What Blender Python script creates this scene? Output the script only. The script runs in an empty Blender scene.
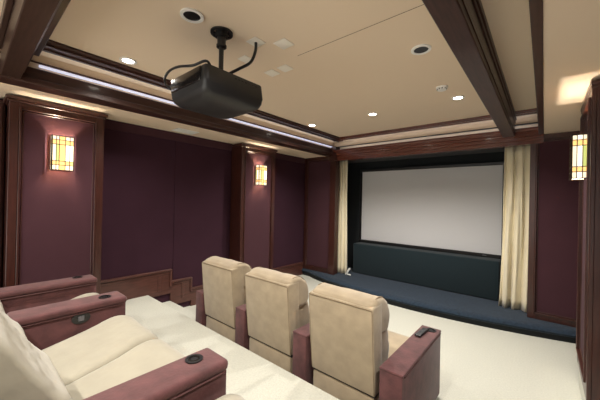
import bpy, bmesh, math, random
from mathutils import Vector, Matrix
random.seed(7)
PI = math.pi
C = bpy.context.scene.collection
FL = -1.82          # the camera's eye is 1.82 m above the front floor; heights below are from that floor

# ------------------------------------------------------------------ materials
def mat(name, col, rough=.5, metal=0, bump=0, bscale=40, var=0, vscale=6, coat=0, sheen=0, emit=None, estr=0,
        stretch=None, spec=.5, bdist=.01):
    m = bpy.data.materials.new(name); m.use_nodes = True
    nt = m.node_tree; b = nt.nodes['Principled BSDF']
    b.inputs['Base Color'].default_value = (*col, 1)
    b.inputs['Roughness'].default_value = rough
    b.inputs['Metallic'].default_value = metal
    b.inputs['Coat Weight'].default_value = coat
    b.inputs['Coat Roughness'].default_value = .12
    b.inputs['Sheen Weight'].default_value = sheen
    b.inputs['Specular IOR Level'].default_value = spec
    if emit:
        b.inputs['Emission Color'].default_value = (*emit, 1)
        b.inputs['Emission Strength'].default_value = estr
    tc = nt.nodes.new('ShaderNodeTexCoord')
    mp = nt.nodes.new('ShaderNodeMapping'); nt.links.new(tc.outputs['Object'], mp.inputs[0])
    if stretch: mp.inputs['Scale'].default_value = stretch
    if var:
        n = nt.nodes.new('ShaderNodeTexNoise'); n.inputs['Scale'].default_value = vscale
        n.inputs['Detail'].default_value = 6
        nt.links.new(mp.outputs[0], n.inputs['Vector'])
        r = nt.nodes.new('ShaderNodeValToRGB')
        r.color_ramp.elements[0].position = .3; r.color_ramp.elements[1].position = .7
        r.color_ramp.elements[0].color = (*[c*(1-var) for c in col], 1)
        r.color_ramp.elements[1].color = (*[min(1, c*(1+var)) for c in col], 1)
        nt.links.new(n.outputs['Fac'], r.inputs[0]); nt.links.new(r.outputs[0], b.inputs['Base Color'])
    if bump:
        n2 = nt.nodes.new('ShaderNodeTexNoise'); n2.inputs['Scale'].default_value = bscale
        n2.inputs['Detail'].default_value = 3
        nt.links.new(mp.outputs[0], n2.inputs['Vector'])
        bp = nt.nodes.new('ShaderNodeBump'); bp.inputs['Strength'].default_value = bump
        bp.inputs['Distance'].default_value = bdist
        nt.links.new(n2.outputs['Fac'], bp.inputs['Height']); nt.links.new(bp.outputs[0], b.inputs['Normal'])
    return m

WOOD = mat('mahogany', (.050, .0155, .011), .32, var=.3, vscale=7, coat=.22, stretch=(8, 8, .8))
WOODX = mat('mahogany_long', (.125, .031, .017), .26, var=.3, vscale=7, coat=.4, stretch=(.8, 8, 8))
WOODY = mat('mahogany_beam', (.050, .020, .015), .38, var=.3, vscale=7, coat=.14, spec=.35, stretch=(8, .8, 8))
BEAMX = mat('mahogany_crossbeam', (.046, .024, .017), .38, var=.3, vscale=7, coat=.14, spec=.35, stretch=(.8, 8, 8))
WAINS = mat('wainscot_wood', (.085, .030, .022), .4, var=.3, vscale=6, coat=.2, stretch=(8, .8, 8))
PURPLE = mat('plum_wall_fabric', (.044, .0175, .028), .95, spec=.15, bump=.25, bscale=400, sheen=.0, var=.06, vscale=3)
PURPLE2 = mat('plum_panel_fabric', (.062, .0255, .033), .95, spec=.15, bump=.25, bscale=400, sheen=.03, var=.06, vscale=3)
CEIL = mat('cream_paint', (.82, .665, .50), .8, bump=.05, bscale=150)
CARPET = mat('cream_carpet', (.55, .55, .475), .95, bump=.6, bscale=110, var=.07, vscale=60, sheen=.1)
STAGE = mat('blue_grey_carpet', (.020, .034, .054), .95, bump=.8, bscale=120, var=.35, vscale=30, sheen=.12, spec=.2)
BLACKF = mat('black_wall_fabric', (.008, .011, .013), .95, sheen=.1)
BOXF = mat('charcoal_speaker_cloth', (.012, .022, .027), .9, sheen=.12, spec=.2, var=.1, vscale=200)
TAN = mat('tan_microsuede', (.34, .27, .175), .85, sheen=.35, var=.12, vscale=9, bump=.15, bscale=14, bdist=.02)
CREAM = mat('cream_microsuede', (.33, .302, .23), .8, sheen=.3, var=.06, vscale=7, bump=.2, bscale=10, bdist=.02)
MAROON = mat('maroon_microsuede', (.094, .032, .032), .85, sheen=.15, var=.28, vscale=11, bump=.15, bscale=60)
SEAM = mat('dark_tan_seam', (.22, .16, .095), .8)
PIPE = mat('dark_maroon_piping', (.06, .015, .014), .6)
BLACKP = mat('black_plastic', (.012, .012, .013), .35)
GLOSSB = mat('gloss_black_plastic', (.010, .009, .009), .16, coat=.5)
PROJ = mat('charcoal_projector_plastic', (.022, .022, .023), .42)
GREYP = mat('grey_plastic', (.12, .12, .13), .4)
WHITEP = mat('white_plastic', (.90, .88, .84), .5)
CREAMP = mat('cream_plate_plastic', (.90, .84, .74), .5)
SCREEN = mat('projection_screen', (.62, .62, .63), .75)
CURT = mat('cream_satin_curtain', (.80, .72, .52), .5, sheen=.4, var=.05, vscale=4)
BRONZE = mat('dark_bronze', (.03, .02, .012), .35, metal=.8)
LAMPW = mat('lamp_glow', (1, 1, 1), .4, emit=(1, .93, .82), estr=14)
LED = mat('cool_led_strip', (.8, .85, 1), .4, emit=(.74, .76, 1), estr=.30)
def glass(name, c, s): return mat(name, tuple(min(1, x*.8) for x in c), .2, emit=c, estr=s)
G_CREAM = glass('cream_art_glass', (1, .84, .58), .55)
G_AMBER = glass('amber_art_glass', (1, .58, .20), .6)
G_WHITE = glass('bright_art_glass', (1, .90, .68), .9)
G_GREEN = glass('green_art_glass', (.55, .60, .18), .5)

# ------------------------------------------------------------------ mesh helpers
def box(bm, x0, x1, y0, y1, z0, z1, bev=0, seg=2):
    m = Matrix.Translation(((x0+x1)/2, (y0+y1)/2, (z0+z1)/2)) @ Matrix.Diagonal((x1-x0, y1-y0, z1-z0, 1))
    r = bmesh.ops.create_cube(bm, size=1, matrix=m)
    if bev:
        es = set(e for v in r['verts'] for e in v.link_edges)
        bmesh.ops.bevel(bm, geom=list(es), offset=bev, segments=seg, profile=.5, affect='EDGES')
    return bm
def cyl(bm, c, r, h, axis='z', seg=24, r2=None):
    rot = {'z': Matrix(), 'x': Matrix.Rotation(PI/2, 4, 'Y'), 'y': Matrix.Rotation(PI/2, 4, 'X')}[axis]
    bmesh.ops.create_cone(bm, cap_ends=True, segments=seg, radius1=r, radius2=r if r2 is None else r2, depth=h,
                          matrix=Matrix.Translation(c) @ rot)
def ring(bm, c, ro, ri, z0, z1, seg=32):
    """flat annulus with thickness about the z axis"""
    L = []
    for (r, z) in ((ro, z0), (ri, z0), (ri, z1), (ro, z1)):
        L.append([bm.verts.new((c[0]+r*math.cos(2*PI*k/seg), c[1]+r*math.sin(2*PI*k/seg), z)) for k in range(seg)])
    for i in range(4):
        a, b = L[i], L[(i+1) % 4]
        for k in range(seg):
            bm.faces.new((a[k], a[(k+1) % seg], b[(k+1) % seg], b[k]))
def tube(bm, pts, r, seg=10):
    P = []
    n = len(pts); pts = [Vector(p) for p in pts]
    for i in range(n-1):                                  # Catmull-Rom
        p0, p1, p2, p3 = pts[max(i-1, 0)], pts[i], pts[i+1], pts[min(i+2, n-1)]
        for k in range(8):
            t = k/8
            P.append(.5*((2*p1)+(p2-p0)*t+(2*p0-5*p1+4*p2-p3)*t*t+(3*p1-p0-3*p2+p3)*t**3))
    P.append(pts[-1]); prev = None; rings = []
    for i, p in enumerate(P):
        d = (P[min(i+1, len(P)-1)]-P[max(i-1, 0)]).normalized()
        u = d.cross(Vector((0, 0, 1)) if abs(d.z) < .95 else Vector((1, 0, 0))).normalized()
        if prev is not None:
            u = (prev - d*prev.dot(d)).normalized()
        prev = u; w = d.cross(u)
        rings.append([bm.verts.new(p+r*(u*math.cos(2*PI*k/seg)+w*math.sin(2*PI*k/seg))) for k in range(seg)])
    for a, b in zip(rings, rings[1:]):
        for k in range(seg): bm.faces.new((a[k], a[(k+1) % seg], b[(k+1) % seg], b[k]))
    bm.faces.new(rings[0]); bm.faces.new(list(reversed(rings[-1])))
def prism(bm, prof, a0, a1, plane='yz'):
    """extrude a closed 2-D profile along the remaining axis"""
    def P(u, v, a):
        return {'yz': (a, u, v), 'xz': (u, a, v), 'xy': (u, v, a)}[plane]
    A = [bm.verts.new(P(u, v, a0)) for u, v in prof]; B = [bm.verts.new(P(u, v, a1)) for u, v in prof]
    n = len(prof)
    bm.faces.new(A); bm.faces.new(list(reversed(B)))
    for i in range(n): bm.faces.new((A[i], B[i], B[(i+1) % n], A[(i+1) % n]))
def smooth_closed(prof, k=4):
    out = []; n = len(prof)
    for i in range(n):
        p0, p1, p2, p3 = [Vector(prof[(i+j-1) % n]) for j in range(4)]
        for q in range(k):
            t = q/k
            out.append(.5*((2*p1)+(p2-p0)*t+(2*p0-5*p1+4*p2-p3)*t*t+(3*p1-p0-3*p2+p3)*t**3))
    return out
def pillow(bm, prof, x0, x1, rnd=.05, k=4, wr=0, seed=0):
    """a stuffed cushion: side profile (y,z) carried across x with rounded ends and slight wrinkles"""
    rg = random.Random(seed)
    P = smooth_closed(prof, k); cy = sum(p[0] for p in P)/len(P); cz = sum(p[1] for p in P)/len(P)
    ex = max(p[0] for p in P)-min(p[0] for p in P); ez = max(p[1] for p in P)-min(p[1] for p in P)
    st = []
    for a in (0, 25, 50, 70, 90): st.append((x0+rnd*(1-math.sin(math.radians(a))), rnd*(1-math.cos(math.radians(90-a)))))
    st = [(x0+rnd*(1-math.cos(math.radians(a))), rnd*(1-math.sin(math.radians(a)))) for a in (0, 22, 45, 67, 90)]
    mid = [(x0+rnd+(x1-x0-2*rnd)*t, 0) for t in (.12, .25, .4, .5, .6, .75, .88)]
    en = [(x0+x1-x, ins) for x, ins in reversed(st)]
    rings = []
    ph = [rg.uniform(0, 6.28) for _ in range(4)]
    for x, ins in st+mid+en:
        r = []
        for j, p in enumerate(P):
            fy = 1-2*ins/ex; fz = 1-2*ins/ez
            w = 0
            if wr:
                w = wr*(math.sin(x*19+j*.9+ph[0])*.5+math.sin(x*37-j*1.7+ph[1])*.3+math.sin(j*2.3+ph[2])*.3)
            d = Vector((p[0]-cy, p[1]-cz)); l = d.length or 1
            r.append(bm.verts.new((x, cy+d.x*fy+d.x/l*w, cz+d.y*fz+d.y/l*w)))
        rings.append(r)
    n = len(P)
    for a, b in zip(rings, rings[1:]):
        for i in range(n): bm.faces.new((a[i], b[i], b[(i+1) % n], a[(i+1) % n]))
    bm.faces.new(rings[0]); bm.faces.new(list(reversed(rings[-1])))
def obj(name, bm, m, parent=None, smooth=False, loc=None):
    bmesh.ops.recalc_face_normals(bm, faces=bm.faces)
    me = bpy.data.meshes.new(name); bm.to_mesh(me); bm.free()
    for mm in (m if isinstance(m, (list, tuple)) else [m]): me.materials.append(mm)
    o = bpy.data.objects.new(name, me); C.objects.link(o)
    if smooth:
        for p in me.polygons: p.use_smooth = True
        if smooth == 'auto':
            try: me.set_sharp_from_angle(angle=math.radians(38))
            except Exception: pass
    if parent: o.parent = parent
    if loc: o.location = loc
    return o
def B(): return bmesh.new()
def tag(o, label=None, cat=None, group=None, kind=None):
    if label: o['label'] = label
    if cat: o['category'] = cat
    if group: o['group'] = group
    if kind: o['kind'] = kind
    return o
def empty(name, loc=(0, 0, 0), rz=0):
    o = bpy.data.objects.new(name, None); C.objects.link(o); o.location = loc; o.rotation_euler = (0, 0, rz)
    o.empty_display_size = .1
    return o
def struct(name, bm, m, parent=None, smooth=False):
    o = obj(name, bm, m, parent, smooth)
    if parent is None: o['kind'] = 'structure'
    return o
def copy_tree(o, parent=None):
    c = o.copy(); C.objects.link(c); c.parent = parent
    for ch in list(o.children): copy_tree(ch, c)
    return c

# ------------------------------------------------------------------ room shell
XW, XR, YB, YF = -4.55, .64, -2.4, 5.5          # left wall, right wall, back wall, front wall face
ZS, ZC = 2.867, 3.16                            # soffit and main ceiling height
STZ = .158                                       # stage top

b = B(); box(b, XW-.1, XR+.1, YB-.1, 6.6, -.1, 0); struct('floor', b, CARPET)
b = B(); box(b, XW, XR, YB, 1.85, 0, .35, .012, 2); struct('riser_platform', b, CARPET)
b = B(); box(b, XW, -3.42, 1.85, 2.2, 0, .175, .012, 2); struct('riser_step', b, CARPET)

# ceiling: one object with soffits, coffers open between the beams; thin seam in the plasterboard
b = B()
box(b, XW-.1, XR+.1, YB-.1, 6.6, ZC, ZC+.1)
ceil = struct('ceiling', b, CEIL)
b = B(); box(b, XW, -3.84, YB, YF, ZS, ZC); obj('soffit', b, CEIL, ceil)
b = B(); box(b, -.04, XR, YB, YF, ZS, ZC); obj('soffit', b, CEIL, ceil)
b = B(); box(b, -1.76, -.50, 1.993, 1.998, ZC-.0015, ZC+.01); obj('panel_seam', b, mat('seam_shadow_paint', (.28, .19, .12), .9), ceil)

# left wall
b = B(); box(b, XW-.1, XW, YB-.1, 6.6, 0, ZC)
wl = struct('wall_left', b, PURPLE)
# upholstered panels with a seam between them
for i, (y0, y1) in enumerate(((1.165, 2.218), (2.222, 3.31), (4.20, 5.48))):
    b = B(); box(b, XW, XW+.018, y0, y1, .30 if i else .6, ZS-.12, .006, 2)
    obj('fabric_panel', b, PURPLE, wl)
for (y0, y1) in ((1.165, 3.31), (4.20, 5.48)):
    b = B(); box(b, XW, XW+.035, y0, y1, ZS-.13, ZS, .005, 1)
    obj('top_band', b, PURPLE2, wl)
# stepped wainscot
def wains(y0, y1, z0, z1):
    b = B(); box(b, XW, XW+.03, y0, y1, z0, z1-.03); obj('wainscot_panel', b, WAINS, wl)
    b = B(); box(b, XW, XW+.055, y0-.0, y1, z1-.035, z1, .008, 2)
    box(b, XW, XW+.042, y0, y1, z1-.075, z1-.045, .006, 1)
    obj('wainscot_cap', b, WAINS, wl)
wains(YB, 2.19, .3, .69); wains(2.19, 2.54, .1, .50); wains(2.54, 5.48, 0, .315)
b = B()
for (y, z0, z1) in ((2.165, .40, .685), (2.515, .25, .495)):
    box(b, XW, XW+.055, y, y+.035, z0, z1, .006, 1)
for (y, z0, z1) in ((1.98, .36, .62), (2.36, .18, .43)):
    box(b, XW, XW+.040, y, y+.05, z0, z1, .006, 1)
obj('wainscot_stile', b, WAINS, wl)
b = B(); box(b, XW, XW+.09, -.9, .30, .35, 2.83, .01, 1); box(b, XW+.09, XW+.11, .20, .28, .35, 2.8, .006, 1); struct('trim_wood_panel', b, WOOD)  # plain wood panel put in to fill the dark strip beside the near column
b = B(); box(b, XR, XR+.1, YB-.1, 6.6, 0, ZC); struct('wall_right', b, PURPLE)
b = B(); box(b, XW+.03, XR, 6.42, 6.5, 0, ZC)
wf = struct('wall_front', b, BLACKF)
for x0, x1 in ((XW+.02, -3.86), (.02, XR)):
    b = B(); box(b, x0, x1, 5.60, 6.42, 0, ZC); obj('recess_side', b, BLACKF, wf)
b = B(); box(b, -3.86, .02, 5.62, 6.42, 2.80, ZC); obj('recess_top', b, BLACKF, wf)

# ------------------------------------------------------------------ panelled columns and pilasters
def frame_face(bm, u0, u1, z0, z1, w, wt, wb, put, d=.03):
    """stiles and rails with an inner bead, drawn on a plane by put(u0,u1,z0,z1,depth0,depth1)"""
    put(u0, u0+w, z0, z1, 0, d); put(u1-w, u1, z0, z1, 0, d)
    put(u0+w, u1-w, z1-wt, z1, 0, d); put(u0+w, u1-w, z0, z0+wb, 0, d)
    for k, (o_, t, dd) in enumerate(((0, .018, d+.014), (.026, .012, d-.012))):
        a0, a1, c0, c1 = u0+w+o_, u1-w-o_, z0+wb+o_, z1-wt-o_
        put(a0, a0+t, c0, c1, 0, dd); put(a1-t, a1, c0, c1, 0, dd)
        put(a0+t, a1-t, c1-t, c1, 0, dd); put(a0+t, a1-t, c0, c0+t, 0, dd)

def column(xf, xwall, y0, y1, z0, z1, lip=.03):
    """column standing out of a side wall; its decorated face lies on x = xf"""
    s = 1 if xf > xwall else -1
    root = empty('wall_column', ((xf+xwall)/2, (y0+y1)/2, z0)); root['kind'] = 'structure'
    ox, oy = root.location.x, root.location.y
    def L(b_):  # shift to local
        bmesh.ops.translate(b_, verts=b_.verts, vec=(-ox, -oy, -z0)); return b_
    b = B(); xs = sorted((xwall, xf-s*.03)); box(b, xs[0], xs[1], y0, y1, z0, z1); obj('column_body', L(b), WOOD, root)
    b = B(); xs = sorted((xf-s*.03, xf-s*.018)); box(b, xs[0], xs[1], y0+.08, y1-.08, z0+.1, z1-.1); obj('fabric_panel', L(b), PURPLE2, root)
    b = B()
    def put(u0, u1, c0, c1, d0, d1):
        xs = sorted((xf-s*.03, xf-s*.03+s*d1)); box(b, xs[0], xs[1], u0, u1, c0, c1, .004, 1)
    frame_face(b, y0, y1, z0, z1-.02, .075, .09, .12, put)
    obj('column_frame', L(b), WOOD, root)
    b = B(); xs = sorted((xwall, xf+s*lip)); box(b, xs[0], xs[1], y0-lip, y1+lip, z1-.035, z1, .008, 2)
    xs = sorted((xwall, xf+s*lip/2)); box(b, xs[0], xs[1], y0-lip/2, y1+lip/2, z1-.06, z1-.035, .006, 1)
    obj('column_cap', L(b), WOOD, root)
column(-4.233, XW, .31, 1.155, .35, 2.85)
column(-4.233, XW, 3.32, 4.18, 0, 2.85)
column(.285, XR, 3.32, 4.20, .23, 2.85, .008)
b = B(); box(b, .30, XR, 3.31, 4.19, 0, .23); struct('baseboard_right', b, CARPET)

def pilaster(x0, x1, post_x0=None, post_x1=None, ztop=2.867):
    root = empty('front_pilaster', ((x0+x1)/2, YF, STZ)); root['kind'] = 'structure'
    ox, oy = root.location.x, root.location.y
    def L(b_): bmesh.ops.translate(b_, verts=b_.verts, vec=(-ox, -oy, -STZ)); return b_
    b = B(); box(b, x0, x1, YF+.02, YF+.12, 0.0, ztop); obj('pilaster_body', L(b), WOOD, root)
    b = B(); box(b, x0+.08, x1-.08, YF+.008, YF+.02, STZ+.06, ztop-.08); obj('fabric_panel', L(b), PURPLE2, root)
    b = B()
    def put(u0, u1, c0, c1, d0, d1): box(b, u0, u1, YF+.02-d1, YF+.02, c0, c1, .004, 1)
    frame_face(b, x0, x1, STZ, ztop, .07, .07, .075, put)
    obj('pilaster_frame', L(b), WOOD, root)
    return root, L
r_, L_ = pilaster(XW+.035, -3.64)
b = B(); box(b, -3.755, -3.60, YF-.035, YF+.12, STZ, 2.735, .005, 1); box(b, -3.76, -3.56, YF-.10, YF+.10, 2.735, 3.05, .006, 1)
obj('corner_post', L_(b), WOOD, r_)
pilaster(-.17, .62)

# header over the stage opening: stepped cornice boards
b = B()
prof = [(5.60, 2.735), (5.46, 2.735), (5.46, 2.79), (5.445, 2.80), (5.445, 2.845), (5.42, 2.855), (5.42, 2.885),
        (5.40, 2.90), (5.40, 2.93), (5.385, 2.945), (5.375, 2.95), (5.375, 2.968), (5.60, 2.968)]
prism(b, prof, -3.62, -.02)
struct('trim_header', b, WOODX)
b = B(); box(b, XW, XR, YF+.06, YF+.12, 2.968, ZC); struct('wall_front_upper', b, CEIL)
b = B(); box(b, -3.60, -.06, YF+.01, YF+.06, 3.05, 3.062); struct('trim_ledge', b, BLACKP)

# ------------------------------------------------------------------ ceiling beams and mouldings
def beam_y(name, x0, x1, y0, y1, z0, z1, s):
    """box beam along y with stepped mouldings on its s side"""
    b = B(); box(b, x0, x1, y0, y1, z0, z1, .006, 1)
    e = x1 if s > 0 else x0
    for d, za, zb in ((.006, z0+.05, z0+.09), (.010, z1-.10, z1-.055), (.020, z1-.055, z1)):
        xs = sorted((e, e+s*d)); box(b, xs[0], xs[1], y0, y1, za, zb, .005, 1)
    return struct(name, b, WOODY)
b = B(); box(b, -3.88, -3.69, YB, YF-.02, ZS-.006, 3.02, .006, 1)
box(b, -3.69, -3.66, YB, YF-.02, ZS-.006, ZS+.05, .006, 1)
box(b, -3.69, -3.675, YB, YF-.02, 3.066, 3.082, .003, 1)
struct('trim_beam_left', b, WOODY)
b = B(); box(b, -3.84, -3.70, YB, YF-.02, 3.02, ZC); obj('soffit_side', b, CEIL, ceil)
b = B(); box(b, -3.70, -3.674, .46, YF-.05, 3.038, 3.060, .004, 1)
o = obj('led_strip', b, LED); tag(o, 'thin cool white light strip running along the top of the left ceiling beam', 'light strip')
def cove(o, size, loc, rot, en):
    l = bpy.data.lights.new('cove_lamp', 'AREA'); l.shape = 'RECTANGLE'; l.size, l.size_y = size; l.energy = en; l.color = (.98, .97, 1)
    c = bpy.data.objects.new('cove_lamp', l); C.objects.link(c); c.parent = o; c.location = loc; c.rotation_euler = rot
cove(o, (.02, 4.9), (-3.668, 2.95, 3.05), (0, math.radians(-125), 0), .6)      # faces up and out over the coffer
b = B(); box(b, -3.4, -.12, 5.47, 5.49, 2.969, 2.98, .002, 1)
o = obj('led_strip', b, LED); tag(o, 'thin light strip lying in the cove on top of the header over the screen', 'light strip')
cove(o, (3.3, .02), (-1.76, 5.44, 2.99), (math.radians(160), 0, 0), .5)
beam_y('trim_beam_right', -.50, -.355, .34, YF-.08, ZS, ZC, 1)
b = B(); box(b, -.075, -.02, YB, YF-.02, ZS-.012, ZC, .004, 1); struct('trim_soffit_edge', b, WOODY)
b = B(); box(b, -3.69, -.05, .205, .335, ZS+.005, ZC, .006, 1)
for d, za, zb in ((.018, ZS+.05, ZS+.09), (.05, ZC-.10, ZC-.055), (.115, ZC-.055, ZC)):
    box(b, -3.6, -.50, .335, .335+d, za, zb, .005, 1)
box(b, -3.6, -.50, .17, .205, ZC-.09, ZC, .005, 1)
struct('trim_crossbeam', b, BEAMX)
# flat moulding frames lying against the main ceiling
b = B()
for x0, x1, d in ((-3.45, -3.41, .050), (-3.41, -3.32, .040), (-3.32, -3.26, .026)):
    box(b, x0, x1, .34, 5.3, ZC-d, ZC, .005, 1)
struct('trim_moulding_left', b, WOODY)
b = B()
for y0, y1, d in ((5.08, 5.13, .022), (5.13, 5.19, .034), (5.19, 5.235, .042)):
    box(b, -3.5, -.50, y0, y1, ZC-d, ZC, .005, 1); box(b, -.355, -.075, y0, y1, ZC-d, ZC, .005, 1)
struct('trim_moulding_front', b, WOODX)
# coffer behind the crossbeam
b = B(); box(b, -3.50, -3.30, YB, .17, ZC-.06, ZC, .006, 1); struct('trim_moulding_rear', b, WOODY)

# ------------------------------------------------------------------ stage
b = B()
nx = 40; prof = [(1.6, .0), (1.6, STZ), (.14, STZ), (.05, STZ-.008), (.012, STZ-.03), (0, STZ-.05), (.010, STZ-.075), (.03, STZ-.085),
                 (.03, 0)]
rings = []
for i in range(nx+1):
    t = i/nx; x = XW+.0+(XR-XW)*t
    yf = 5.45-.50*math.sin(PI*min(1, max(0, (x+4.3)/(4.3+.75))))**.8 if x < .7 else 5.45
    rings.append([b.verts.new((x, yf+u if k > 1 else 6.42, v)) for k, (u, v) in enumerate(prof)])
n = len(prof)
for a, c in zip(rings, rings[1:]):
    for k in range(n): b.faces.new((a[k], a[(k+1) % n], c[(k+1) % n], c[k]))
b.faces.new(rings[0]); b.faces.new(list(reversed(rings[-1])))
for f in b.faces:
    if len(f.verts) == 4 and max(v.co.z for v in f.verts) < STZ-.08 and min(v.co.z for v in f.verts) < .01: f.material_index = 1
struct('stage', b, [STAGE, BLACKF], smooth='auto')

# ------------------------------------------------------------------ screen, cabinet, curtains
t = empty('projection_screen', (-1.99, 6.36, .86))
tag(t, 'wide pale grey projection screen in a black frame on the front wall', 'projection screen')
b = B(); box(b, -1.41, 1.41, -.005, .012, .05, 1.69); obj('screen_surface', b, SCREEN, t)
b = B()
for a in ((-1.47, 1.47, -.02, .05, 1.69, 1.75), (-1.47, -1.41, -.02, .05, .05, 1.69), (1.41, 1.47, -.02, .05, .05, 1.69),
          (-1.47, 1.47, -.05, .05, -.01, .05)): box(b, *a, .006, 1)
obj('screen_frame', b, BLACKP, t)
b = B(); box(b, 1.12, 1.19, -.053, -.049, .014, .030); obj('maker_plate', b, GREYP, t)
t = empty('speaker_cabinet', (-1.99, 6.17, STZ))
tag(t, 'long low charcoal cloth covered speaker cabinet below the screen on the stage', 'speaker cabinet')
b = B(); box(b, -1.43, 1.42, -.17, .18, .006, .687, .02, 3); obj('cabinet_body', b, BOXF, t, 'auto')
b = B(); box(b, -1.40, 1.39, -.15, .17, 0, .01); obj('plinth', b, BLACKP, t)

def curtain(name, xb0, xb1, xt0, xt1, y, z0, z1, folds, amp, label, seed):
    rg = random.Random(seed); b = B(); N = folds*12; M = 18; L = []
    ph = [rg.uniform(-.5, .5) for _ in range(folds+1)]
    for j in range(M+1):
        v = j/M; z = z0+(z1-z0)*v; row = []
        w = v**.7
        for i in range(N+1):
            u = i/N; x = (xb0+(xb1-xb0)*u)*(1-w)+(xt0+(xt1-xt0)*u)*w
            k = u*folds; p = ph[int(min(k, folds-1))]
            yy = y+amp*(.8+.2*math.sin(v*3+seed))*math.sin(2*PI*k+p*.8+.5*math.sin(v*4+k))+.25*amp*math.sin(4*PI*k+v*6)
            row.append(b.verts.new((x+.010*math.sin(2*PI*k*1.0+1+v*2), yy, z)))
        L.append(row)
    for a, c in zip(L, L[1:]):
        for i in range(N): b.faces.new((a[i], a[i+1], c[i+1], c[i]))
    cx = (xb0+xb1)/2
    bmesh.ops.translate(b, verts=b.verts, vec=(-cx, -y, -z0))
    root = empty('stage_curtain', (cx, y, z0)); tag(root, label, 'curtain', 'stage curtains')
    o = obj('drape', b, CURT, root, True); s = o.modifiers.new('thick', 'SOLIDIFY'); s.thickness = .006
    b = B(); cyl(b, ((xt0+xt1)/2-cx, 0, z1-z0-.006), .012, abs(xt1-xt0)+.1, 'x', 12); obj('curtain_rail', b, BLACKP, root)
    return root
curtain('c', -3.72, -3.43, -3.72, -3.47, 5.76, STZ+.004, 2.79, 3, .05, 'narrow cream curtain gathered at the left side of the screen opening', 3)
curtain('c', -.55, -.17, -.50, -.15, 5.76, STZ+.004, 2.79, 3, .065, 'fuller cream curtain hanging at the right side of the screen opening', 8)
b = B()
tube(b, [(-3.40, 5.66, STZ+.02), (-3.36, 5.66, STZ+.07), (-3.33, 5.67, STZ+.13), (-3.30, 5.67, STZ+.16)], .022, 8)
tube(b, [(-3.36, 5.66, STZ+.022), (-3.31, 5.65, STZ+.03), (-3.27, 5.65, STZ+.025)], .016, 8)
o = obj('folded_cloth', b, mat('white_cloth', (.72, .72, .68), .8), None, True)
tag(o, 'small crumpled white cloth on the stage beside the left curtain hem', 'cloth')

# ------------------------------------------------------------------ seating
def cup_holder(parent, x, y, z, r=.036):
    b = B(); ring(b, (x, y), r+.008, r-.006, z-.004, z+.006); 
    cyl(b, (x, y, z+.0015), r-.004, .003, seg=24)
    o = obj('cup_holder', b, BLACKP, parent, 'auto')
    b = B(); ring(b, (x, y), r-.008, r-.018, z+.0025, z+.0045); obj('cup_liner', b, GLOSSB, o, 'auto')

def arm(parent, x0, x1, y0, y1, zt, cup=None, pad=.058, lip=True):
    b = B(); g = .008 if lip else .001; box(b, x0+g, x1-g, y0+g, y1-g, .03, zt-pad+.012, .012, 2)
    a = obj('armrest', b, MAROON, parent, 'auto')
    b = B(); box(b, x0-.002, x1+.002, y0, y1, zt-pad, zt, min(.024, pad*.45), 4); obj('arm_pad', b, MAROON, a, 'auto')
    b = B()
    zz = zt-pad
    tube(b, [(x1+.003, y0+.03, zz), (x1+.003, (y0+y1)/2, zz), (x1+.003, y1-.03, zz)], .005, 6)
    tube(b, [(x0-.003, y0+.03, zz), (x0-.003, (y0+y1)/2, zz), (x0-.003, y1-.03, zz)], .005, 6)
    obj('piping', b, PIPE, a, True)
    if cup: cup_holder(a, cup[0], cup[1], zt)
    return a

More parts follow.
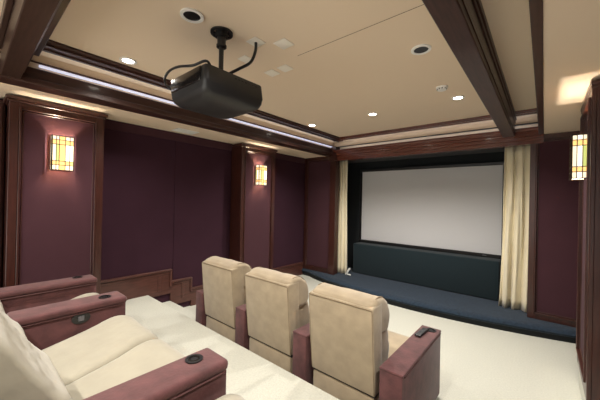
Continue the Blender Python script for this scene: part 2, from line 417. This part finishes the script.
def front_recliner(xc, w, arms, label):
    """recliner seen from behind; origin under the middle of its back plane"""
    root = empty('recliner', (xc, 1.95, 0)); tag(root, label, 'recliner', 'front row of tan recliners')
    h = w/2
    b = B(); box(b, -h+.01, h-.01, .07, .95, .04, .350, .02, 2); obj('base', b, TAN, root, 'auto')
    b = B(); box(b, -h+.012, h-.012, .082, .3, .34, .372); obj('shadow_gap', b, BLACKP, root)
    b = B()
    prof = [(.065, .368), (.03, .7), (0, 1.02), (.008, 1.035), (.04, 1.045), (.16, 1.05), (.20, .368)]
    prism(b, prof, -h, h); 
    es = [e for e in b.edges if abs(e.verts[0].co.x) == abs(e.verts[1].co.x) and e.verts[0].co.x == e.verts[1].co.x]
    bmesh.ops.bevel(b, geom=es, offset=.014, segments=3, profile=.5, affect='EDGES')
    back = obj('backrest', b, TAN, root, 'auto')
    b = B()
    for s in (-1, 1): tube(b, [(s*(h-.008), .065, .38), (s*(h-.008), .031, .7), (s*(h-.008), .002, 1.02)], .0035, 6)
    tube(b, [(-h+.01, .0, 1.024), (0, .0, 1.026), (h-.01, .0, 1.024)], .004, 6)
    obj('piping', b, SEAM, back, True)
    b = B()
    pillow(b, [(.015, 1.015), (.035, 1.055), (.11, 1.086), (.21, 1.075), (.295, 1.015), (.34, .91), (.33, .82), (.28, .78), (.14, .80), (.07, .92)],
           -h+.002, h-.002, .045, wr=.005, seed=int(abs(xc)*10))
    hr = obj('headrest', b, TAN, root, True)
    for s in (-1, 1):
        b = B(); tube(b, [(s*(h-.030), .10, 1.082), (s*(h-.030), .16, 1.084), (s*(h-.030), .21, 1.075), (s*(h-.030), .295, 1.014), (s*(h-.030), .335, .93)], .004, 6)
        obj('piping', b, SEAM, hr, True)
    b = B()
    pillow(b, [(.14, .82), (.24, .85), (.35, .83), (.39, .74), (.42, .62), (.40, .50), (.32, .46), (.16, .46), (.12, .6)],
           -h+.03, h-.03, .06, wr=.008, seed=int(abs(xc)*10)+3)
    obj('lumbar_cushion', b, TAN, root, True)
    b = B()
    pillow(b, [(.25, .36), (.25, .50), (.45, .515), (.75, .52), (.93, .50), (.985, .44), (.98, .36), (.9, .335), (.6, .335)],
           -h+.005, h-.005, .04, wr=.003, seed=2)
    obj('seat_cushion', b, TAN, root, True)
    b = B(); box(b, -h+.015, h-.015, .95, 1.0, .07, .34, .018, 3); obj('footrest', b, TAN, root, 'auto')
    for (a0, a1) in arms:
        arm(root, a0-xc, a1-xc, .03, 1.0, .63, ((a0+a1)/2-xc+.02, .925), .022, False)
    return root
front_recliner(-2.93, .62, [(-3.41, -3.25), (-2.585, -2.425)], 'tan recliner of the front row, the leftmost, nearest the plum side wall')
front_recliner(-2.09, .625, [(-1.735, -1.575)], 'tan recliner in the middle of the front row, between the other two')
front_recliner(-1.237, .60, [(-.895, -.722)], 'tan recliner of the front row with a black remote on its maroon arm')
# remote on the right arm
t = empty('remote_control', (-.835, 4.69-1.95, .634), math.radians(-4))
tag(t, 'black remote control lying on the maroon arm of the right front recliner', 'remote control')
b = B(); box(b, -.026, .026, -.10, .10, 0.002, .018, .005, 2); obj('remote_body', b, BLACKP, t, 'auto')
b = B()
for j in range(6):
    for i in (-1, 0, 1): box(b, i*.014-.004, i*.014+.004, -.08+j*.022, -.07+j*.022, .018, .0205)
obj('keypad', b, GREYP, t)

PZ = .35
def back_profile():
    return [(.325, .42), (.338, .52), (.318, .61), (.275, .665), (.232, .73), (.17, .83), (.10, .95), (.0, 1.06), (-.12, 1.07),
            (-.20, 1.0), (-.18, .85), (-.08, .65), (.05, .50), (.2, .47)]
def rear_seat(root, x0, x1, seed, dy=0):
    """one place in the rear row: seat cushion, back cushion, footrest; local coordinates, z from the platform"""
    b = B()
    pillow(b, [(.16, .30), (.16, .375), (.34, .39), (.62, .455), (.82, .510), (.93, .475), (.965, .38), (.95, .28), (.85, .26), (.5, .27)],
           x0+.002, x1-.002, .07, k=5, wr=.002, seed=seed)
    obj('seat_cushion', b, CREAM, root, True)
    b = B(); pillow(b, [(y+dy, z) for y, z in back_profile()], x0+.004, x1-.004, .07, k=4, wr=.0035, seed=seed+1)
    obj('back_cushion', b, CREAM, root, True)
    b = B(); box(b, x0+.012, x1-.012, .86, .925, .06, .30, .02, 3); obj('footrest', b, CREAM, root, 'auto')

def rear_base(root, x0, x1):
    b = B(); box(b, x0+.01, x1-.01, -.18, .87, .03, .30, .02, 2); obj('base', b, MAROON, root, 'auto')
    b = B()
    prism(b, [(-.17, .05), (-.28, .6), (-.30, .98), (-.27, 1.02), (-.21, 1.0), (-.19, .8), (-.10, .5), (-.05, .05)], x0, x1)
    obj('back_shell', b, MAROON, root, 'auto')
# left single recliner
t = empty('recliner', (-3.21, 0, PZ)); tag(t, 'cream recliner in the back row, farthest left behind the loveseat arm', 'recliner', 'back row cream seating')
rear_base(t, -.29, .275); rear_seat(t, -.285, .27, 11, -.10)
arm(t, -.515, -.295, .20, .93, .63, (-.44, .79))
# loveseat
t = empty('loveseat', (-2.07, 0, PZ)); tag(t, 'cream two seat recliner loveseat with maroon arms on the carpeted platform', 'loveseat', 'back row cream seating')
rear_base(t, -.61, .61); rear_seat(t, -.605, -.002, 21, -.05); rear_seat(t, .002, .605, 35, .0)
aA = arm(t, -.85, -.615, .22, .93, .63, (-.715, .79))
arm(t, .615, .82, .20, .93, .63, (.69, .80), )
b = B()
pr = [(.060*math.cos(2*PI*k/24), .042*math.sin(2*PI*k/24)) for k in range(24)]
prism(b, [(.61+u, .535+v) for u, v in pr], -.6235, -.616)
o = obj('control_panel', b, BLACKP, aA, 'auto')
b = B(); box(b, -.6165, -.613, .590, .630, .515, .553, .004, 1); obj('rocker_switch', b, GREYP, o)
# right recliner of the back row
t = empty('recliner', (-.925, 0, PZ)); tag(t, 'cream recliner in the back row, right of the loveseat, only its seat corner in view', 'recliner', 'back row cream seating')
rear_base(t, -.315, .30); rear_seat(t, -.31, .30, 41, -.10)
arm(t, .31, .50, .20, .93, .63, (.40, .80))

# ------------------------------------------------------------------ projector
t = empty('ceiling_projector', (-2.06, 1.355, 2.57))
projector = t; tag(t, 'large charcoal projector hanging from the cream ceiling on a black pole', 'projector')
def rrect(w, d, r, n=6, sk=0):
    out = []
    for cx, cy, a0 in ((w/2-r, d/2-r, 0), (-w/2+r, d/2-r, 90), (-w/2+r, -d/2+r, 180), (w/2-r, -d/2+r, 270)):
        for k in range(n+1):
            a = math.radians(a0+90*k/n); out.append((cx+r*math.cos(a), cy+r*math.sin(a)))
    return out
b = B(); rings = []
for z, w, d, r, oy in ((.205, .46, .49, .02, 0), (.20, .49, .52, .025, 0), (.19, .50, .53, .028, 0), (.085, .52, .55, .03, 0), (.078, .518, .548, .035, 0),
                       (.045, .514, .542, .04, -.001), (.015, .497, .522, .05, -.004), (-.010, .455, .475, .07, -.008), (-.026, .37, .39, .09, -.012), (-.032, .15, .15, .07, -.02)):
    rings.append([b.verts.new((x, y+oy, z)) for x, y in rrect(w, d, r)])
n = len(rings[0])
for a, c in zip(rings, rings[1:]):
    for k in range(n): b.faces.new((a[k], a[(k+1) % n], c[(k+1) % n], c[k]))
b.faces.new(rings[0]); b.faces.new(list(reversed(rings[-1])))
body = obj('projector_body', b, PROJ, t, 'auto')
b = B(); box(b, -.235, .20, -.282, -.266, .085, .192, .010, 3); obj('rear_panel', b, GLOSSB, t, 'auto')
b = B(); cyl(b, (0, .28, .11), .062, .05, 'y', 32); cyl(b, (0, .30, .11), .045, .06, 'y', 32); obj('lens', b, GLOSSB, t, 'auto')
b = B()
for k in range(7): box(b, .249, .2555, -.02+k*.033, .0+k*.033, .165, .178, .002, 1)
obj('side_vent', b, BLACKP, t)
b = B(); cyl(b, (-.15, -.13, -.015), .006, .012); obj('screw', b, GREYP, t)
b = B(); box(b, -.10, .16, -.14, .12, .205, .222, .006, 2); cyl(b, (.06, -.02, .235), .045, .03); 
obj('mounting_bracket', b, BLACKP, t, 'auto')
b = B(); cyl(b, (.065, -.02, .40), .019, .34, seg=20); obj('drop_pole', b, BLACKP, t, 'auto')
b = B(); cyl(b, (.065, -.02, .505), .034, .075, seg=20); cyl(b, (.065, -.02, .475), .04, .018, seg=20); ring(b, (.065, -.02), .088, .066, .574, .586)
cyl(b, (.065, -.02, .566), .048, .045, seg=24)
for k in range(4):
    a = PI/4+k*PI/2; cyl(b, (.065+.06*math.cos(a), -.02+.06*math.sin(a), .579), .016, .012, seg=12)
obj('ceiling_mount', b, BLACKP, t, 'auto')

def plate(x, y, s, label, grp='blank plates on the ceiling'):
    b = B(); box(b, -s/2, s/2, -s/2, s/2, -.007, 0, .003, 2)
    o = obj('ceiling_plate', b, CREAMP, None, 'auto', loc=(x, y, ZC)); tag(o, label, 'cover plate', grp); return o
plate(-1.885, 1.60, .12, 'cream ceiling plate with the black cable coming out of it', None)
plate(-1.717, 1.765, .13, 'blank cream ceiling plate farthest right, past the cable plate')
plate(-2.19, 1.738, .115, 'blank cream ceiling plate just behind the hanging cable beside the projector')
plate(-2.205, 2.10, .125, 'blank cream ceiling plate, the left one of the touching pair')
plate(-2.02, 2.105, .125, 'blank cream ceiling plate, the right one of the touching pair')
b = B(); tube(b, [(-1.887, 1.60, 3.155), (-1.892, 1.60, 3.08), (-1.93, 1.58, 2.99), (-1.99, 1.50, 2.92), (-2.03, 1.43, 2.86), (-2.04, 1.40, 2.795)], .0125)
o = obj('cable', b, BLACKP, None, True); tag(o, 'thick black cable curving from the ceiling plate down to the projector', 'cable')
b = B(); tube(b, [(-1.99, 1.26, 2.785), (-1.96, 1.19, 2.86), (-2.06, 1.13, 2.835), (-2.22, 1.10, 2.86), (-2.36, 1.10, 2.872), (-2.44, 1.10, 2.85), (-2.46, 1.10, 2.81), (-2.42, 1.11, 2.75), (-2.34, 1.15, 2.70), (-2.305, 1.18, 2.68)], .010)
bmesh.ops.translate(b, verts=b.verts, vec=-projector.location); obj('power_cable', b, BLACKP, projector, True)

# ------------------------------------------------------------------ ceiling fittings and lamps
def speaker(x, y, label):
    t = empty('ceiling_speaker', (x, y, ZC)); tag(t, label, 'ceiling speaker', 'round ceiling speakers')
    b = B(); ring(b, (0, 0), .082, .060, -.012, 0); obj('trim_ring', b, WHITEP, t, 'auto')
    b = B(); cyl(b, (0, 0, -.003), .061, .006, seg=32); g = obj('grille', b, BLACKP, t)
speaker(-1.983, 1.072, 'black faced round ceiling speaker with white ring above the projector')
speaker(-.835, 2.565, 'black faced round ceiling speaker with white ring near the right beam')
E_DOWN = 74
def downlight(x, y, label, z=None, en=1.0, vis=True, yaim=0):
    z = z or ZC
    t = empty('downlight', (x, y, z)); tag(t, label, 'downlight', 'recessed downlights')
    b = B(); ring(b, (0, 0), .075, .050, -.010, 0); obj('trim_ring', b, WHITEP, t, 'auto')
    b = B(); cyl(b, (0, 0, -.003), .050, .004, seg=28); obj('lamp_lens', b, LAMPW, t)
    l = bpy.data.lights.new('downlight_lamp', 'SPOT'); l.energy = E_DOWN*en; l.spot_size = math.radians(140); l.spot_blend = .75
    l.shadow_soft_size = .045; l.color = (1, .95, .88)
    o = bpy.data.objects.new('downlight_lamp', l); C.objects.link(o); o.parent = t; o.location = (0, 0, -.03)
downlight(-3.13, 1.04, 'lit ceiling downlight left of the projector, over the back row')
downlight(-3.14, 3.99, 'lit ceiling downlight, leftmost of the three before the screen')
downlight(-2.005, 4.02, 'lit ceiling downlight in the middle of the three before the screen', en=1.25)
downlight(-.845, 4.02, 'lit ceiling downlight by the right beam, right one of the three before the screen', en=1.25)
downlight(-.84, .95, 'added fill downlight close to the right beam, over the back row', en=.9)  # out of view, added to help light ceiling and carpet
downlight(.22, 1.15, 'added fill downlight in the low right soffit, level with the back row', z=ZS, en=.8)  # unseen lamp added to lighten the right pilaster and front carpet
downlight(-3.10, -.9, 'added fill downlight behind the back row, on the plum wall side')  # unseen fill behind the camera, added for brightness on the wall side
downlight(-1.4, -.9, 'added fill downlight behind the back row, on the right beam side', en=1.2)  # unseen fill behind the camera, added for more bounce off the carpet

t = empty('smoke_detector', (-.914, 3.552, ZC)); tag(t, 'white round smoke detector on the ceiling near the right beam', 'smoke detector')
b = B(); cyl(b, (0, 0, -.008), .062, .016, seg=32); cyl(b, (0, 0, -.026), .045, .024, seg=32, r2=.056); obj('housing', b, WHITEP, t, 'auto')
b = B()
for k in range(10):
    a = 2*PI*k/10; box(b, .046*math.cos(a)-.007, .046*math.cos(a)+.007, .046*math.sin(a)-.007, .046*math.sin(a)+.007, -.033, -.020)
obj('sensor_slot', b, GREYP, t)
t = empty('air_vent', (-4.28, 2.25, ZS)); tag(t, 'small white air vent grille in the low ceiling by the plum wall', 'air vent')
b = B()
for a in ((-.11, .11, -.17, -.15), (-.11, .11, .15, .17), (-.11, -.09, -.15, .15), (.09, .11, -.15, .15)): box(b, *a, -.010, 0, .002, 1)
obj('vent_frame', b, WHITEP, t)
b = B()
for k in range(8): box(b, -.09+k*.0235, -.078+k*.0235, -.15, .15, -.008, -.002)
obj('slats', b, WHITEP, t)
b = B(); box(b, -.09, .09, -.15, .15, -.002, -.001); obj('duct_opening', b, GREYP, t)

# ------------------------------------------------------------------ stained glass sconces
def sconce(x, y, z, s, label, en=1.0):
    """box lantern on a column face; s = +1 projects towards +x"""
    t = empty('wall_sconce', (x, y, z), 0 if s > 0 else PI); tag(t, label, 'wall sconce', 'stained glass wall sconces')
    w, h, d = .096, .378, .10                    # half width, height, projection (local +x)
    mats = [G_CREAM, G_AMBER, G_WHITE, G_GREEN]
    cols = [(-w, -.060), (-.060, -.034), (-.034, .020), (.020, .060), (.060, w)]
    rowsz = [(0, .055), (.055, .10), (.10, .285), (.285, .335), (.335, h)]
    pat = [[0, 0, 1, 0, 0], [1, 1, 1, 1, 1], [0, 3, 1, 2, 2], [1, 1, 1, 1, 1], [0, 0, 1, 0, 0]]
    b = B(); fi = []
    for ri, (z0, z1) in enumerate(rowsz):
        for ci, (y0, y1) in enumerate(cols):
            n0 = len(b.faces); box(b, d-.004, d, y0, y1, z0, z1); fi += [pat[ri][ci]]*6
    b.faces.ensure_lookup_table()
    for f, m in zip(b.faces, fi): f.material_index = m
    obj('front_pane', b, mats, t)
    for sd in (-1, 1):
        b = B(); fi = []
        for ri, (z0, z1) in enumerate(rowsz):
            for ci, (x0, x1) in enumerate(((.006, .03), (.03, .066), (.066, d-.004))):
                ys = sorted((sd*w, sd*(w-.004))); box(b, x0, x1, ys[0], ys[1], z0, z1); fi += [(0, 2, 0)[ci] if ri in (0, 4) else (1 if ri in (1, 3) else (3, 2, 0)[ci])]*6
        b.faces.ensure_lookup_table()
        for f, m in zip(b.faces, fi): f.material_index = m
        obj('side_pane', b, mats, t)
    b = B(); e = .0032
    for (y0, _) in cols[1:]: box(b, d-.003, d+.003, y0-e, y0+e, 0, h)
    for (z0, _) in rowsz[1:]:
        box(b, d-.003, d+.003, -w, w, z0-e, z0+e)
        for sd in (-1, 1): box(b, .004, d, sd*w-.003, sd*w+.003, z0-e, z0+e)
    for sd in (-1, 1):
        for x0 in (.03, .066): box(b, x0-e, x0+e, sd*w-.003, sd*w+.003, 0, h)
        box(b, d-.006, d+.005, sd*w-.005, sd*w+.005, -.004, h+.004)
    obj('lead_lines', b, BRONZE, t)
    for zz in (-.005, h-.003):
        b = B(); box(b, d-.005, d+.005, -w-.004, w+.004, zz, zz+.008)
        for sd in (-1, 1): box(b, 0, d, sd*w-.005, sd*w+.005, zz, zz+.008)
        obj('rim', b, BRONZE, t)
    b = B(); box(b, 0, .006, -w+.01, w-.01, .02, h-.02, .002, 1); obj('back_plate', b, BRONZE, t)
    b = B(); cyl(b, (.045, 0, h/2), .014, .09, seg=12); obj('bulb', b, LAMPW, t, True)
    for dz, e_ in ((h-.11, 6), (.10, 3)):
        l = bpy.data.lights.new('sconce_lamp', 'POINT'); l.energy = e_*en; l.shadow_soft_size = .008; l.color = (1, .87, .72)
        o = bpy.data.objects.new('sconce_lamp', l); C.objects.link(o); o.parent = t; o.location = (.07, 0, dz)
sconce(-4.227, .735, 2.105, 1, 'lit stained glass wall sconce on the nearest left column')
sconce(-4.227, 3.75, 2.105, 1, 'lit stained glass wall sconce on the far left column')
sconce(.279, 3.58, 2.07, -1, 'lit stained glass wall sconce on the right column', 1.3)

# ------------------------------------------------------------------ world, camera, view
w = bpy.data.worlds.new('World'); bpy.context.scene.world = w; w.use_nodes = True
nt = w.node_tree; bg = nt.nodes['Background']
tc = nt.nodes.new('ShaderNodeTexCoord'); sx = nt.nodes.new('ShaderNodeSeparateXYZ'); nt.links.new(tc.outputs['Generated'], sx.inputs[0])
rp = nt.nodes.new('ShaderNodeValToRGB'); mr = nt.nodes.new('ShaderNodeMapRange')      # added fill through the open rear, brighter from below to lift the ceiling
mr.inputs['From Min'].default_value = -1; mr.inputs['From Max'].default_value = 1
nt.links.new(sx.outputs['Z'], mr.inputs['Value']); nt.links.new(mr.outputs[0], rp.inputs[0]); nt.links.new(rp.outputs[0], bg.inputs[0])
rp.color_ramp.elements[0].position = .42; rp.color_ramp.elements[0].color = (1, .96, .88, 1)
rp.color_ramp.elements[1].position = .56; rp.color_ramp.elements[1].color = (.24, .225, .21, 1)
bg.inputs[1].default_value = 1.35
cam = bpy.data.cameras.new('camera'); co = bpy.data.objects.new('camera', cam); C.objects.link(co)
cam.sensor_width = 36; cam.lens = 287.735/600*36; cam.clip_start = .02
co.matrix_world = (Matrix.Translation((0, 0, -FL)) @ Matrix.Rotation(math.radians(40.315), 4, 'Z')
                   @ Matrix.Rotation(math.radians(90+.135), 4, 'X') @ Matrix.Rotation(math.radians(1.243), 4, 'Z'))
sc = bpy.context.scene; sc.camera = co
vs = sc.view_settings; vs.view_transform = 'Standard'; vs.look = 'None'; vs.gamma = 1; vs.use_curve_mapping = False
vs.exposure = 1.1
